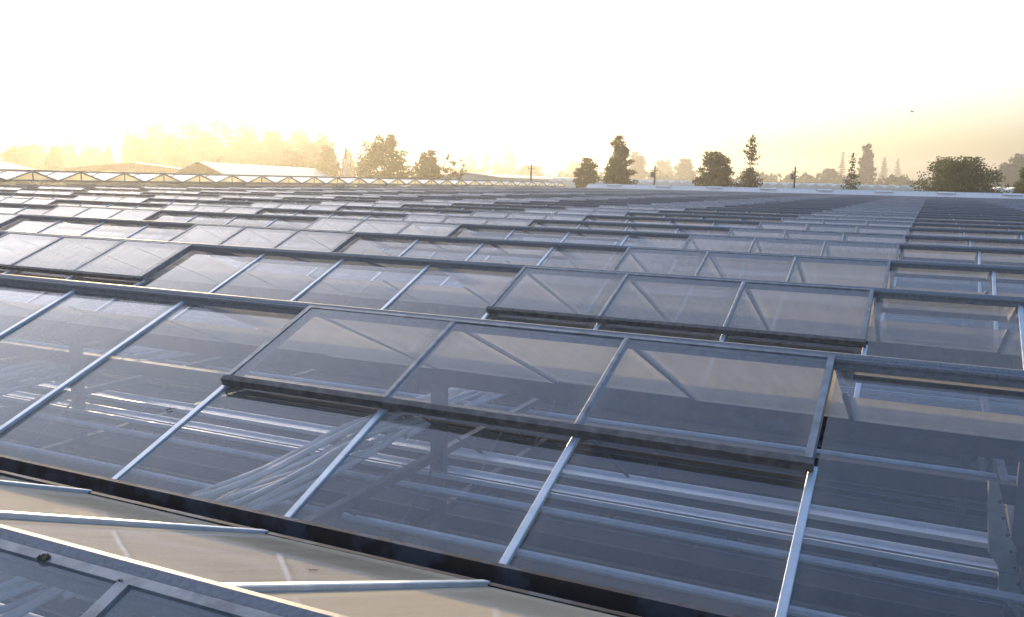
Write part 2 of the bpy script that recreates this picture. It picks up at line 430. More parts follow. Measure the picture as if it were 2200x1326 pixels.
# interior, for as many bays as show through the glass
KI = 9
pm = MB(); pm.box(-.06, .06, -.03, .03, -4.2, 0)
ME_POST = pm.mesh('post', M_STEEL)
tm = MB()                                   # lattice girder along y over two bays
tm.box(-.03, .03, 0, 2 * W, -.03, .03); tm.box(-.03, .03, 0, 2 * W, -.50, -.44)
n = 10
for j in range(n):
    y0, y1 = 2 * W * j / n, 2 * W * (j + 1) / n
    a, c = (-.03, -.45) if j % 2 == 0 else (-.45, -.03)
    tm.tube((0, y0, a), (0, y1, c), .012, n=5)
ME_GIRD = tm.mesh('lattice_girder', M_STEEL)
sm = MB()                                   # gathered screen cloth: a bundle of folds along y
for j in range(16):
    rx = -.17 + .34 * (j % 8) / 7 + random.uniform(-.015, .015); rz = (.05 if j < 8 else -.02) + random.uniform(-.03, .03)
    pts = [(rx + .02 * math.sin(t * 1.3 + j) + random.uniform(-.006, .006), W * t / 10, rz + .025 * math.sin(t * .9 + j * 2) - .05 * math.sin(math.pi * t / 10)) for t in range(11)]
    rr = random.uniform(.010, .024)
    for u, v in zip(pts[:-1], pts[1:]): sm.tube(u, v, rr, rr, 6, caps=False)
ME_FOLD = sm.mesh('folded_screen', M_SCREEN)
def chan_mesh(w):
    b = MB(); b.prism([(-w, .0), (-w, .035), (-w + .012, .035), (-w + .018, .012), (w - .018, .012), (w - .012, .035), (w, .035), (w, .0)], XMIN, XMAX, axis='x'); return b.mesh('growing_channel', M_CHAN)
ME_CHAN = chan_mesh(.105)
b = MB(); b.tube((XMIN, 0, 0), (XMAX, 0, 0), .028, n=8); ME_PIPE = b.mesh('heating_pipe', M_PIPE)
b = MB(); b.tube((XMIN, 0, 0), (XMAX, 0, 0), .006, n=4); ME_WIRE = b.mesh('wire', M_STEEL)
b = MB(); b.box(XMIN, XMAX, -.04, .04, -.06, .06); ME_BEAM = b.mesh('purlin', M_DARKSTEEL)
b = MB(); b.box(XMIN, XMAX, 0, .95, .72, .80); b.box(XMIN, XMAX, -.02, .02, .70, .92, 1); b.box(XMIN, XMAX, .93, .97, .70, .92, 1)
for x in range(XMIN, XMAX, 2): b.box(x, x + .06, .2, .26, .0, .72, 1); b.box(x, x + .06, .7, .76, .0, .72, 1)
ME_BENCH = b.mesh('bench', [M_BENCH, M_DARKSTEEL])
for k in range(-1, KI):
    yg = (k + .5) * W
    if k % 2 == 1:
        for x in range(-20 if k > 2 else -12, 9, 4): part('post', ME_POST, (x, yg, -.80))
        for x in range(-20 if k > 2 else -12, 9, 4): part('lattice_girder', ME_GIRD, (x, yg, -1.36))
    for x in range(-20 if k > 2 else -12, 1, 4): part('folded_screen', ME_FOLD, (x - .5, yg + .02, -1.2))
    part('growing_channel', ME_CHAN, (0, yg + .04, -1.53)); part('growing_channel', ME_CHAN, (0, yg + .52, -1.53))
    part('heating_pipe', ME_PIPE, (0, yg - .39, -1.5)); part('heating_pipe', ME_PIPE, (0, yg + 1.62, -1.5)); part('heating_pipe', ME_PIPE, (0, yg + 2.02, -1.5))
    part('wire', ME_WIRE, (0, yg + .93, -1.5)); part('wire', ME_WIRE, (0, yg + 1.2, -1.45)); part('wire', ME_WIRE, (0, yg - .8, -1.2))
    part('purlin', ME_BEAM, (0, yg + .02, -1.02))
    for dy in (.45, 1.95): part('bench', ME_BENCH, (0, yg + dy, -4.99))
    for dy in (.80, 1.05, 1.4, 2.3): part('wire', ME_WIRE, (0, yg + dy, -1.30 - .2 * random.random()))
    part('rail_pipe', ME_PIPE, (0, yg + 1.45, -4.85)); part('rail_pipe', ME_PIPE, (0, yg + 1.75, -4.85))
# first bay under the viewer
part('lattice_girder', ME_GIRD, (0, -HALF, -1.36)); part('lattice_girder', ME_GIRD, (4, -HALF, -1.36))

# torn cloth wrapped on the post at the right
b = MB()
prof = [(0, 0), (.06, -.02), (.10, -.16), (.13, -.30), (.20, -.42), (.24, -.62), (.34, -.80), (.36, -.95), (.30, -.98), (.22, -.80), (.12, -.70), (.10, -.52), (.04, -.44), (.02, -.22)]
b.prism([(x, z) for x, z in prof], -.012, .012, axis='y')
for j in range(7): b.tube((.07 + .03 * j, -.016, -.12 - .1 * j), (.07 + .03 * j, -.013, -.12 - .1 * j), .012, n=6, mat=1)
part('torn_cloth', b.mesh('torn_cloth', [M_FABRIC, M_DARKSTEEL]), (3.78, 1.5 * W - .12, -.92), (0, 0, .25), label='torn pale cloth hanging from the post at the right edge')

# ------------------------------------------------------------------ raised block on the left: a row of gable ends
BX, BY0, BZE, BZR = -42.0, 33.34, .18, .70
ghb = thing('greenhouse', (BX, BY0, -5), 'raised greenhouse block at left with a row of pale gable ends', 'greenhouse')
def bpart(name, me, loc=(0, 0, 0), rot=None, parent=None): return obj(name, me, parent or ghb, loc, rot)
gm = MB()
t1 = .05
for s in (-1, 1):
    gm.face([(0, s * .03, BZE + .05), (0, s * (HALF - .16), BZE + .05), (0, s * .03, BZR - .07)][::1 if s > 0 else -1])
gp_r = MB(); gp_r.face([(0, .03, BZE + .05), (0, HALF - .16, BZE + .05), (0, .03, BZR - .07)]); ME_GPR = gp_r.mesh('gable_pane', M_GABLE)
gp_l = MB(); gp_l.face([(0, -.03, BZE + .05), (0, -.03, BZR - .07), (0, -HALF + .16, BZE + .05)]); ME_GPL = gp_l.mesh('gable_pane', M_GABLE)
gf = MB()
gf.box(-.03, .03, -HALF, HALF, BZE - .03, BZE + .04); gf.box(-.025, .025, -.03, .03, BZE + .04, BZR - .06)
for s in (-1, 1):
    a = math.atan2(BZR - BZE, HALF); ln = math.hypot(BZR - BZE, HALF)
    M = Matrix.Translation((0, 0, BZR - .04)) @ Matrix.Rotation(-s * a, 4, 'X')
    gf.box(-.03, .03, 0 if s > 0 else -ln, ln if s > 0 else 0, -.014, .014, 0, M)
ME_GF = gf.mesh('gable_frame', M_FRAME)
BL = 62
rb = MB()
for s in (-1, 1):
    for i in range(0, BL):
        z0, z1 = BZE + .02, BZR
        rb.face([(-i - .02, s * (HALF - .03), z0), (-i - .98, s * (HALF - .03), z0), (-i - .98, 0, z1), (-i - .02, 0, z1)], 0)
        if i % 2 == 0:
            M = Matrix.Translation((-i, 0, BZR)) @ Matrix.Rotation(-s * a, 4, 'X')
            rb.box(-.03, .03, 0 if s > 0 else -ln, ln if s > 0 else 0, -.01, .035, 1, M)
rb.box(-BL, 0, -.05, .05, BZR - .02, BZR + .05, 1)
rb.box(-BL, 0, HALF - .07, HALF + .07, BZE - .08, BZE, 1)
ME_RB = rb.mesh('roof_bay', [M_BGLASS, M_FRAME])
for s in range(-4, 26):
    loc = (0, s * W, 5)
    bpart('gable_frame', ME_GF, loc); bpart('gable_pane', ME_GPR, loc); bpart('gable_pane', ME_GPL, loc)
    bpart('roof_bay', ME_RB, loc)
b = MB(); b.box(-BL, -.05, -4.5 * W, 25.5 * W, 0, 4.9); 
wb = MB(); wb.face([(.0, -4.5 * W, 0), (.0, 25.5 * W, 0), (.0, 25.5 * W, BZE + 4.96), (.0, -4.5 * W, BZE + 4.96)]); bpart('side_wall', wb.mesh('side_wall', M_BGLASS), (-.04, 0, 0))

# ------------------------------------------------------------------ raised last bay across the back (pale band at right)
CY = 119.2; CX0, CX1 = -41, 27
ghc = thing('greenhouse', (0, CY, -5), 'long pale raised roof bay closing off the far end of the glass', 'greenhouse')
cz0, cz1 = -.02, .56; cdy = 1.5
ca = math.atan2(cz1 - cz0, cdy); cl = math.hypot(cz1 - cz0, cdy)
b = MB(); b.face([(.03, -cl, 0), (.97, -cl, 0), (.97, 0, 0), (.03, 0, 0)]); ME_CP = b.mesh('pane', M_CGLASS)
b = MB(); b.box(-.025, .025, -cl, 0, -.01, .025); ME_CB = b.mesh('glazing_bar', M_BAR)
for i in range(CX0, CX1):
    for e, y, ff in ((Euler((ca + tl(), tl(), 0)), 0, 0), (Euler((ca, 0, math.pi)), 0, 1)):
        obj('pane', ME_CP, ghc, (i + ff, cdy, 5 + cz1), e)
    obj('glazing_bar', ME_CB, ghc, (i, cdy, 5 + cz1), (ca, 0, 0))
b = MB(); b.box(CX0, CX1, -.05, .05, -.02, .05); obj('ridge_cap', b.mesh('ridge_cap', M_BAR), ghc, (0, cdy, 5 + cz1))
b = MB(); b.box(CX0, CX1, -.08, .0, -.09, -.01); obj('gutter', b.mesh('gutter', M_CHAN), ghc, (0, 0, 5 + cz0))
b = MB(); b.face([(CX0, .05, 0), (CX1, .05, 0), (CX1, .05, 4.9), (CX0, .05, 4.9)]); obj('end_wall', b.mesh('end_wall', M_CGLASS), ghc, (0, 2 * cdy, 0))
vm = MB()
vm.box(0, 2, -.9, -.86, .0, .05, 0); vm.box(0, .03, -.88, -.02, .0, .03, 0); vm.box(1.97, 2, -.88, -.02, 0, .03, 0)
vm.face([(.03, -.86, .02), (1.97, -.86, .02), (1.97, -.02, .02), (.03, -.02, .02)], 1)
ME_CV = vm.mesh('vent_window', [M_RAIL, M_CGLASS])
for x in range(CX0 + 3, CX1 - 3, 7): obj('vent_window', ME_CV, ghc, (x, cdy - .03, 5 + cz1 + .03), (ca - .10, 0, 0))

# ------------------------------------------------------------------ far greenhouse with a zigzag of gables
DY = 258.0; DP = 3.2
ghd = thing('greenhouse', (0, DY, -5), 'distant greenhouse with a zigzag row of small gables behind the trees', 'greenhouse')
dz0, dz1 = 1.0, 1.92
b = MB(); b.face([(-1.6, 0, 0), (1.6, 0, 0), (1.6, 0, dz0 + 5), (0, 0, dz1 + 5), (-1.6, 0, dz0 + 5)]); ME_DG = b.mesh('gable_wall', M_CGLASS)
b = MB()
for s in (-1, 1): b.face([(0, -.15, dz1 + 5.03), (s * 1.6, -.15, dz0 + 5.03), (s * 1.6, 70, dz0 + 5.03), (0, 70, dz1 + 5.03)])
ME_DR = b.mesh('roof_bay', M_CGLASS)
for i in range(-32, 16):
    obj('gable_wall', ME_DG, ghd, (i * DP, 0, 0)); obj('roof_bay', ME_DR, ghd, (i * DP, 0, 0))

# ------------------------------------------------------------------ barns
def barn(x0, y0, x1, y1, half, zr, ze, label, wall_col=M_BARNWALL, lanterns=0):
    d = Vector((x1 - x0, y1 - y0, 0)); L = d.length; ang = math.atan2(d.y, d.x)
    t = thing('barn', (x0, y0, -5), label, 'barn', rot=(0, 0, ang))
    w = MB(); H = zr + 5; E_ = ze + 5
    w.prism([(-half, 0), (half, 0), (half, E_), (0, H - .1), (-half, E_)], 0, L, axis='x')
    obj('wall', w.mesh('wall', wall_col), t)
    r = MB()
    sl = (H - E_) / half
    for s in (-1, 1):
        r.prism([(s * -.02, H), (s * (half + .5), E_ - .5 * sl), (s * (half + .5), E_ - .5 * sl + .12), (s * -.02, H + .13)][::s], -.5, L + .5, axis='x')
    ro = obj('roof', r.mesh('roof', M_BARNROOF), t)
    for j in range(lanterns):
        c = MB(); c.tube((0, 0, 0), (0, 0, .5), .18, n=8); c.tube((0, 0, .5), (0, 0, .75), .32, .02, n=8)
        obj('roof_vent', c.mesh('roof_vent', M_DARKSTEEL), ro, (L * (j + .7) / (lanterns + .3), 0, H + .05))
    return t
barn(-106.7, 113.3, -138.5, 186.7, 4.6, 2.63, .55, 'long barn with pale pinkish roof and brown gable in front of the wood', lanterns=6)
barn(-148.9, 137.9, -200.0, 195.0, 13.0, 2.75, 1.2, 'broad low shed with shallow gable at far left under the sun glow')
barn(-150.0, 84.0, -176.0, 128.0, 6.0, 2.3, .9, 'low long shed at the left edge before the trees')
barn(-98.8, 193.9, -142.3, 394.1, 8.0, 2.35, 1.4, 'long whitish roof running into the mist between the poplars and bush', wall_col=M_TANK)

# chimney stack and tank by the big round tree
t = thing('chimney_stack', (-137.5, 198.2, -5), 'thin pale chimney with dark top left of the big round tree', 'chimney')
b = MB(); b.tube((0, 0, 0), (0, 0, 10.6), .42, .36, 12); obj('shaft', b.mesh('shaft', M_TANK), t)
b = MB(); b.tube((0, 0, 10.6), (0, 0, 13.6), .38, .34, 12); b.tube((0, 0, 10.5), (0, 0, 10.75), .5, .5, 12); obj('flue', b.mesh('flue', M_DARKSTEEL), t)
t = thing('water_tank', (-134.9, 203.0, -5), 'pale round water tank at the foot of the thin chimney', 'tank')
b = MB(); b.tube((0, 0, 0), (0, 0, 7.6), 2.0, 2.0, 24); obj('shell', b.mesh('shell', M_TANK), t)
b = MB(); b.tube((0, 0, 7.6), (0, 0, 8.7), 2.1, .2, 24); obj('lid', b.mesh('lid', M_TANK), t)

# ------------------------------------------------------------------ utility poles
def pole(x, y, ztop, label, can=True):
    t = thing('utility_pole', (x, y, -5), label, 'utility pole', 'timber poles beyond the glass')
    H = ztop + 5
    b = MB(); b.tube((0, 0, 0), (0, 0, H), .20, .13, 10); obj('shaft', b.mesh('shaft', M_WOOD), t)
    b = MB(); b.box(-.55, .55, -.05, .05, H - .92, H - .80); ar = obj('crossarm', b.mesh('crossarm', M_WOOD), t, rot=(0, 0, .5))
    for xx in (-.48, .48):
        c = MB(); c.tube((xx, 0, H - .80), (xx, 0, H - .55), .05, .03, 6); obj('insulator', c.mesh('insulator', M_DARKSTEEL), ar)
    if can:
        c = MB(); c.tube((-.46, -.05, H - 2.1), (-.46, -.05, H - 1.2), .30, .30, 12); c.tube((-.46, -.05, H - 1.2), (-.46, -.05, H - 1.1), .30, .12, 12)
        c.box(-.2, .1, -.1, .0, H - 1.8, H - 1.7)
        obj('transformer', c.mesh('transformer', M_STEEL), t)
pole(-60.9, 145.4, 3.75, 'utility pole in front of the hazy bush between poplars and tall tree', can=False)
pole(-41.1, 154.5, 3.99, 'utility pole with transformer just right of the tall ragged tree')
pole(-17.3, 154.4, 4.08, 'utility pole with transformer right of the tall spruce')

# ------------------------------------------------------------------ trees
def leaf_quads(Cn, size, rng, flat=.0, stretch=1.0):
    n = len(Cn)
    u = rng.normal(size=(n, 3)); u[:, 2] *= (1 - flat); u /= np.linalg.norm(u, axis=1)[:, None]
    w = rng.normal(size=(n, 3)); v = np.cross(u, w); v /= np.linalg.norm(v, axis=1)[:, None]
    s = size * rng.uniform(.6, 1.3, size=(n, 1))
    V = np.stack([Cn + u * s * stretch, Cn + v * s * .55, Cn - u * s * stretch, Cn - v * s * .55], 1)
    return V.reshape(-1, 3)

def prof_R(kind, t):
    if kind == 'round': return np.sqrt(np.clip(1 - ((t - .30) / .72) ** 2, .02, 1))
    if kind == 'sparse': return np.sqrt(np.clip(1 - ((t - .45) / .6) ** 2, .02, 1))
    if kind == 'tall': return np.clip(1.0 - .72 * np.clip(t - .15, 0, 1) ** 1.05 / .85, .12, 1) * np.clip(.55 + t * 3, 0, 1) * np.clip((1.03 - t) * 7, 0, 1) ** .5
    if kind == 'bush': return np.sqrt(np.clip(1 - (np.clip(t - .18, 0, 1) / .86) ** 2.4, .02, 1))
    if kind == 'poplar': return np.clip(np.sin(np.pi * np.clip(t * .94 + .05, 0, 1)) ** .55, .1, 1)
    if kind == 'haz': return np.sqrt(np.clip(1 - ((t - .28) / .74) ** 2, .02, 1)) * (1 - .15 * t)
    if kind == 'big': return np.sqrt(np.clip(1 - ((t - .35) / .67) ** 2, .05, 1))
    return 1 - t

def broad(kind, H, R, seed, leaf, lobes, per, base=.10):
    rng = np.random.default_rng(seed)
    tc = rng.uniform(0.0, .98, lobes * 12); tc = tc[rng.uniform(0, 1, lobes * 12) < prof_R(kind, tc) ** 1.5 + .05][:lobes]
    lobes = len(tc); t = tc; ang = rng.uniform(0, 2 * np.pi, lobes)
    rad = np.sqrt(rng.uniform(.05, 1, lobes)) * (1.0 if kind in ('tall', 'bush') else .93)
    if kind == 'sparse': rad = np.clip(rad * 1.1, 0, 1)
    wob = 1 + (.30 if kind in ('tall', 'bush') else .16) * np.sin(3 * ang + seed) * np.sin(5 * t + seed * 1.7)
    Rt = prof_R(kind, t) * R * wob
    zc = H * (base + (1 - base) * t)
    lc = np.stack([np.cos(ang) * rad * Rt, np.sin(ang) * rad * Rt, zc], 1)
    lr = R * rng.uniform(.15, .29, lobes) * (.6 if kind in ('poplar',) else 1)
    if kind == 'sparse': lr *= .7
    k = rng.poisson(per, lobes) + 3
    idx = np.repeat(np.arange(lobes), k)
    d = rng.normal(size=(len(idx), 3)); d /= np.linalg.norm(d, axis=1)[:, None]
    d *= rng.uniform(.35, 1.08, size=(len(idx), 1)); d[:, 2] *= .8
    P = lc[idx] + d * lr[idx][:, None]
    P[:, 2] = np.clip(P[:, 2], .3, H)
    nc = 16 * lobes; core = rng.uniform(.03, .88, nc); ca_ = rng.uniform(0, 2 * np.pi, nc); cr = np.sqrt(rng.uniform(0, 1, nc)) * .74 * prof_R(kind, core) * R
    if kind not in ('sparse', 'poplar'): P = np.concatenate([P, np.stack([np.cos(ca_) * cr, np.sin(ca_) * cr, H * (base + (1 - base) * core)], 1)])
    # twig ends poking past the outline
    nt_ = lobes // 5
    ti = rng.integers(0, lobes, nt_)
    tw = lc[ti] + rng.normal(size=(nt_, 3)) * lr[ti][:, None] * .7 + np.array([0, 0, 1]) * lr[ti][:, None] * .2
    P = np.concatenate([P, tw])
    return leaf_quads(P, leaf, rng), lc, lr

def trunk_mesh(H, R, lc, rng, top=.8):
    b = MB(); r0 = max(.14, H * .018)
    z = 0; p = Vector((0, 0, 0)); n = 5
    for j in range(n):
        q = Vector((rng.uniform(-.02, .02) * H, rng.uniform(-.02, .02) * H, H * top * (j + 1) / n))
        b.tube(p, q, r0 * (1 - .8 * j / n), r0 * (1 - .8 * (j + 1) / n), 7, caps=False); p = q
    for c in lc[:: max(1, len(lc) // 14)]:
        zb = max(.12 * H, c[2] - .25 * H)
        b.tube((0, 0, zb), tuple(c), r0 * .38, r0 * .07, 5, caps=False)
    return b

def conifer_mesh(H, R, seed, leaf, kind='conifer'):
    rng = np.random.default_rng(seed); cs = []; br = MB()
    levels = {'spruce': 26, 'raggedspruce': 24}.get(kind, 20)
    for j in range(levels):
        t = .06 + .92 * j / (levels - 1)
        z = H * t
        if kind == 'spruce':
            if t < .62: rr = R * (1.05 - .55 * t / .62) * rng.uniform(.85, 1.15); nb = 11; rise = -.42
            elif t < .68: rr = R * .22; nb = 5; rise = .0
            else: rr = R * (.72 - .70 * (t - .68) / .32) * rng.uniform(.55, 1.25); nb = 5; rise = .30
        elif kind == 'raggedspruce':
            rr = R * ((1.0 - .45 * t / .45) if t < .45 else (.55 - .5 * (t - .45) / .55)) * rng.uniform(.4, 1.3); nb = 7 if t < .45 else 4; rise = .12
        else:
            rr = R * (1 - t) ** .85 * rng.uniform(.7, 1.2) + .12; nb = 8; rise = -.15
        for a in range(nb):
            th = rng.uniform(0, 2 * np.pi); ln = rr * rng.uniform(.65, 1.1)
            m_ = max(4, int(ln / leaf * (2.6 if kind != 'conifer' else 4.5)))
            s = rng.uniform(.1, 1.0, m_) * ln
            zz = z + rise * s + (.10 * s ** 2 / max(ln, .1) if rise < 0 else .16 * s ** 2 / max(ln, .1)) + rng.normal(0, .035 * R, m_) - (np.abs(rng.normal(0, .11 * R, m_)) if (t < .62 and kind != 'conifer') else 0)
            wd = rng.normal(0, .05 * R + .08 * s / max(ln, .1) * R, m_)
            cs.append(np.stack([np.cos(th) * s - np.sin(th) * wd, np.sin(th) * s + np.cos(th) * wd, zz], 1))
            if a % 2 == 0: br.tube((0, 0, z), (math.cos(th) * ln * .9, math.sin(th) * ln * .9, z + rise * ln * .9), .03, .008, 4, caps=False)
    P = np.concatenate(cs + [np.stack([rng.normal(0, .04, 12), rng.normal(0, .04, 12), H * rng.uniform(.94, 1.0, 12)], 1)])
    P[:, 2] = np.clip(P[:, 2], .3, H)
    br.tube((0, 0, 0), (0, 0, H * .98), max(.12, H * .014), .02, 7, caps=False)
    return leaf_quads(P, leaf, rng, stretch=1.15), br

def tree(kind, x, y, H, R, label, group=None, seed=1, mat=None, name=None):
    rng = random.Random(seed)
    if kind in ('conifer', 'spruce', 'raggedspruce'): R *= 1.45 if kind == 'conifer' else 1.75
    dist = math.hypot(x - CAM_LOC.x, y - CAM_LOC.y)
    leaf = max(.20, dist * .00125)
    if kind in ('spruce', 'raggedspruce', 'conifer'):
        V, br = conifer_mesh(H, R, seed, leaf * (.9 if kind != 'conifer' else .5), kind)
        t = thing(name or ('spruce_tree' if kind != 'conifer' else 'conifer_tree'), (x, y, -5), label, 'tree', group)
        obj('crown', np_mesh('crown', V, len(V) // 4, 4, mat or M_NEEDLE), t); obj('trunk', br.mesh('trunk', M_BARK), t)
    else:
        area = R * R + R * H
        lobes = int({'round': 170, 'tall': 150, 'bush': 300, 'sparse': 80, 'poplar': 120, 'haz': 150, 'big': 190}[kind])
        per = int(np.clip(R * H / lobes * (19.0 if dist < 260 else 9.0) / leaf ** 2 * .55, 24, 170))
        if kind == 'sparse': per = 18
        V, lc, lr = broad(kind, H, R, seed, leaf, lobes, per, base={'round': .08, 'tall': .10, 'bush': .03, 'big': .12}.get(kind, .08))
        t = thing(name or {'poplar': 'poplar_tree', 'bush': 'bushy_tree'}.get(kind, 'broadleaf_tree'), (x, y, -5), label, 'tree', group)
        obj('crown', np_mesh('crown', V, len(V) // 4, 4, mat or M_LEAF), t); obj('trunk', trunk_mesh(H, R, lc, rng).mesh('trunk', M_BARK), t)
    return t

TREES = [
 ('round', -101.0, 159.9, 14.7, 5.9, 'big round brown-gold tree standing just right of the thin chimney'),
 ('round', -97.6, 172.5, 11.9, 3.9, 'rounded bushy tree right of the big round tree, with dense crown'),
 ('sparse', -90.7, 170.2, 11.3, 3.3, 'sparse twiggy tree with sky showing through, leaning right of its bushy neighbour'),
 ('round', -135.7, 188.0, 13.4, 3.7, 'dark rounded tree left of the thin chimney at the wood edge'),
 ('round', -157.3, 200.1, 12.7, 3.9, 'small dark rounded tree rising behind the middle of the long barn roof'),
 ('tall', -50.0, 161.4, 14.5, 3.5, 'tall ragged broadleaf tree near the centre, narrowing to its top'),
 ('round', -56.1, 160.7, 10.3, 2.6, 'smaller tree close left of the tall ragged broadleaf tree'),
 ('round', -32.6, 163.9, 11.7, 4.0, 'dark dome-shaped tree left of the tall spruce'),
 ('spruce', -26.7, 166.6, 15.0, 2.2, 'tall spruce with spiky upswept top and drooping lower branches'),
 ('raggedspruce', -10.0, 174.2, 12.1, 1.9, 'small ragged dark spruce with a bare thin top'),
 ('bush', 7.5, 165.8, 11.2, 6.3, 'wide dark green bushy tree, the largest at the right'),
 ('round', 18.1, 170.6, 10.5, 2.6, 'dark green tree cut by the right edge of the picture'),
 ('poplar', -184.2, 374.8, 19.9, 2.6, 'hazy columnar poplar, the left and smaller of the two'),
 ('poplar', -166.1, 361.1, 20.7, 3.1, 'hazy columnar poplar, the right and taller of the two'),
 ('haz', -190.8, 371.8, 17.3, 4.4, 'hazy rounded tree left of the two poplars'),
 ('haz', -183.8, 386.0, 14.2, 4.5, 'low hazy tree filling the gap between the two poplars'),
 ('bush', -130.0, 300.7, 11.2, 5.6, 'hazy low bushy tree behind the utility pole without transformer'),
 ('haz', -94.0, 317.2, 17.2, 3.9, 'pale hazy tree close behind the right side of the tall ragged tree'),
 ('haz', -110.2, 408.8, 16.7, 5.4, 'faint misty tree behind the middle utility pole'),
 ('haz', -83.4, 344.1, 15.4, 4.7, 'smooth rounded misty tree left of the dark dome-shaped tree'),
 ('conifer', -118.2, 449.1, 18.5, 2.9, 'faint misty conifer right of the middle utility pole'),
 ('haz', -161.6, 429.2, 16.0, 6.0, 'faint misty tree behind the smaller tree near the centre'),
 ('bush', -50.5, 337.2, 9.4, 2.9, 'small faint bush in the mist just right of the tall spruce'),
 ('bush', -29.5, 335.8, 12.4, 3.3, 'faint bushy tree in the mist left of the ragged spruce'),
 ('haz', -16.6, 319.7, 20.4, 3.2, 'tall pale misty tree rising behind the ragged spruce'),
 ('conifer', -34.9, 443.4, 22.3, 2.4, 'faint conifer tip in the mist just left of the ragged spruce'),
 ('conifer', -22.2, 559.3, 23.9, 3.6, 'tiny faint conifer above the mist right of the ragged spruce'),
 ('conifer', -16.7, 605.8, 24.4, 3.6, 'faintest tiny conifer above the mist left of the wide dark bush'),
 ('conifer', 4.7, 329.5, 17.0, 2.3, 'hazy conifer peeking over the left side of the wide dark bush'),
 ('haz', 26.1, 306.3, 16.9, 3.5, 'grey hazy tree between the wide dark bush and the right edge'),
 ('conifer', 32.2, 375.2, 19.5, 1.7, 'thin hazy conifer tip near the right edge'),
 ('haz', 24.8, 338.8, 15.6, 3.1, 'grey hazy tree directly right of the wide dark bush'),
 ('big', -261.1, 240.5, 20.8, 5.1, 'tall hazy tree in the golden wood, leftmost along its skyline'), ('big', -268.0, 259.3, 25.5, 7.3, 'tall hazy tree in the golden wood, second from the left along its skyline'), ('big', -263.9, 272.2, 28.0, 9.3, 'tall hazy tree in the golden wood, third from the left along its skyline'),
 ('big', -260.9, 284.6, 29.0, 8.6, 'tall hazy tree in the golden wood, fourth from the left along its skyline'), ('big', -243.6, 281.5, 27.6, 7.5, 'tall hazy tree in the golden wood, fifth from the left along its skyline'), ('big', -227.6, 277.8, 25.1, 6.3, 'tall hazy tree in the golden wood, sixth from the left along its skyline'),
 ('big', -224.9, 290.1, 25.5, 7.5, 'tall hazy tree in the golden wood, seventh from the left along its skyline'), ('big', -210.3, 285.8, 21.9, 5.4, 'tall hazy tree in the golden wood, rightmost along its skyline'), ('big', -233.5, 220.1, 16.7, 4.7, 'lower golden tree in front of the tall wood, leftmost of its row'),
 ('big', -231.9, 231.9, 19.7, 6.4, 'lower golden tree in front of the tall wood, second from the left of its row'), ('big', -224.6, 240.7, 19.4, 7.3, 'lower golden tree in front of the tall wood, third from the left of its row'), ('big', -210.7, 241.6, 18.6, 7.2, 'lower golden tree in front of the tall wood, fourth from the left of its row'),
 ('big', -199.1, 247.0, 18.1, 6.4, 'lower golden tree in front of the tall wood, fifth from the left of its row'), ('big', -184.0, 242.8, 17.2, 4.7, 'lower golden tree in front of the tall wood, rightmost of its row'),
 ('conifer', -212.2, 295.9, 24.0, 3.4, 'pale conifer at the right end of the golden wood, left of the chimney'),
 ('conifer', -265.9, 249.3, 24.7, 2.3, 'conifer tip at the left shoulder of the golden wood'),
 ('conifer', -257.6, 297.1, 29.5, 2.2, 'thin conifer tip over the crest of the golden wood'),
 ('conifer', -226.7, 333.3, 22.5, 2.7, 'faint conifer between the chimney and the big round tree'),
 ('haz', -218.8, 314.9, 17.2, 3.9, 'faint low tree directly behind the thin chimney'),
 ('haz', -219.0, 204.8, 15.9, 2.9, 'glowing low tree right of the gap in the trees where the sun shines'),
 ('haz', -266.0, 205.2, 15.4, 7.0, 'broad low glowing tree at the far left'),
 ('haz', -265.9, 227.3, 14.9, 7.5, 'broad low glowing tree left of the sunlit gap'),
 ('conifer', -350.7, 254.3, 23.6, 2.2, 'faint conifer tip at the left edge of the picture'),
 ('conifer', -369.2, 289.9, 22.2, 1.7, 'faint conifer tip, left of a close pair at the far left'),
 ('conifer', -363.9, 292.3, 22.8, 2.2, 'faint conifer tip, right of a close pair at the far left'),
 ('bush', -235.0, 175.4, 12.4, 4.7, 'low glowing bush in front of the broad tree at the far left'),
 ('bush', -216.2, 173.1, 12.4, 2.2, 'small dark glowing bush at the left before the sheds'),
 ('haz', -282.1, 230.8, 16.3, 5.1, 'pale low tree between the two broad glowing trees at the left'),
 ('haz', -244.1, 215.3, 14.4, 2.3, 'small low tree at the left rim of the sunlit gap'),
]
for n, T in enumerate(TREES):
    if math.hypot(T[1], T[2]) > 300 and T[1] > -200 and T[0] != 'big':      # the misty trees stand well back
        f = 1.9; T = (T[0], CAM_LOC.x + (T[1] - CAM_LOC.x) * f, CAM_LOC.y + (T[2] - CAM_LOC.y) * f, (T[3] - 5.77) * f + 5.77, T[4] * f, T[5])
    grp = 'trees of the golden wood' if T[0] == 'big' else None
    tree(T[0], T[1], T[2], T[3], T[4], T[5], grp, seed=100 + n, mat=M_LEAFG if T[5].startswith(('wide dark', 'dark green')) else None)

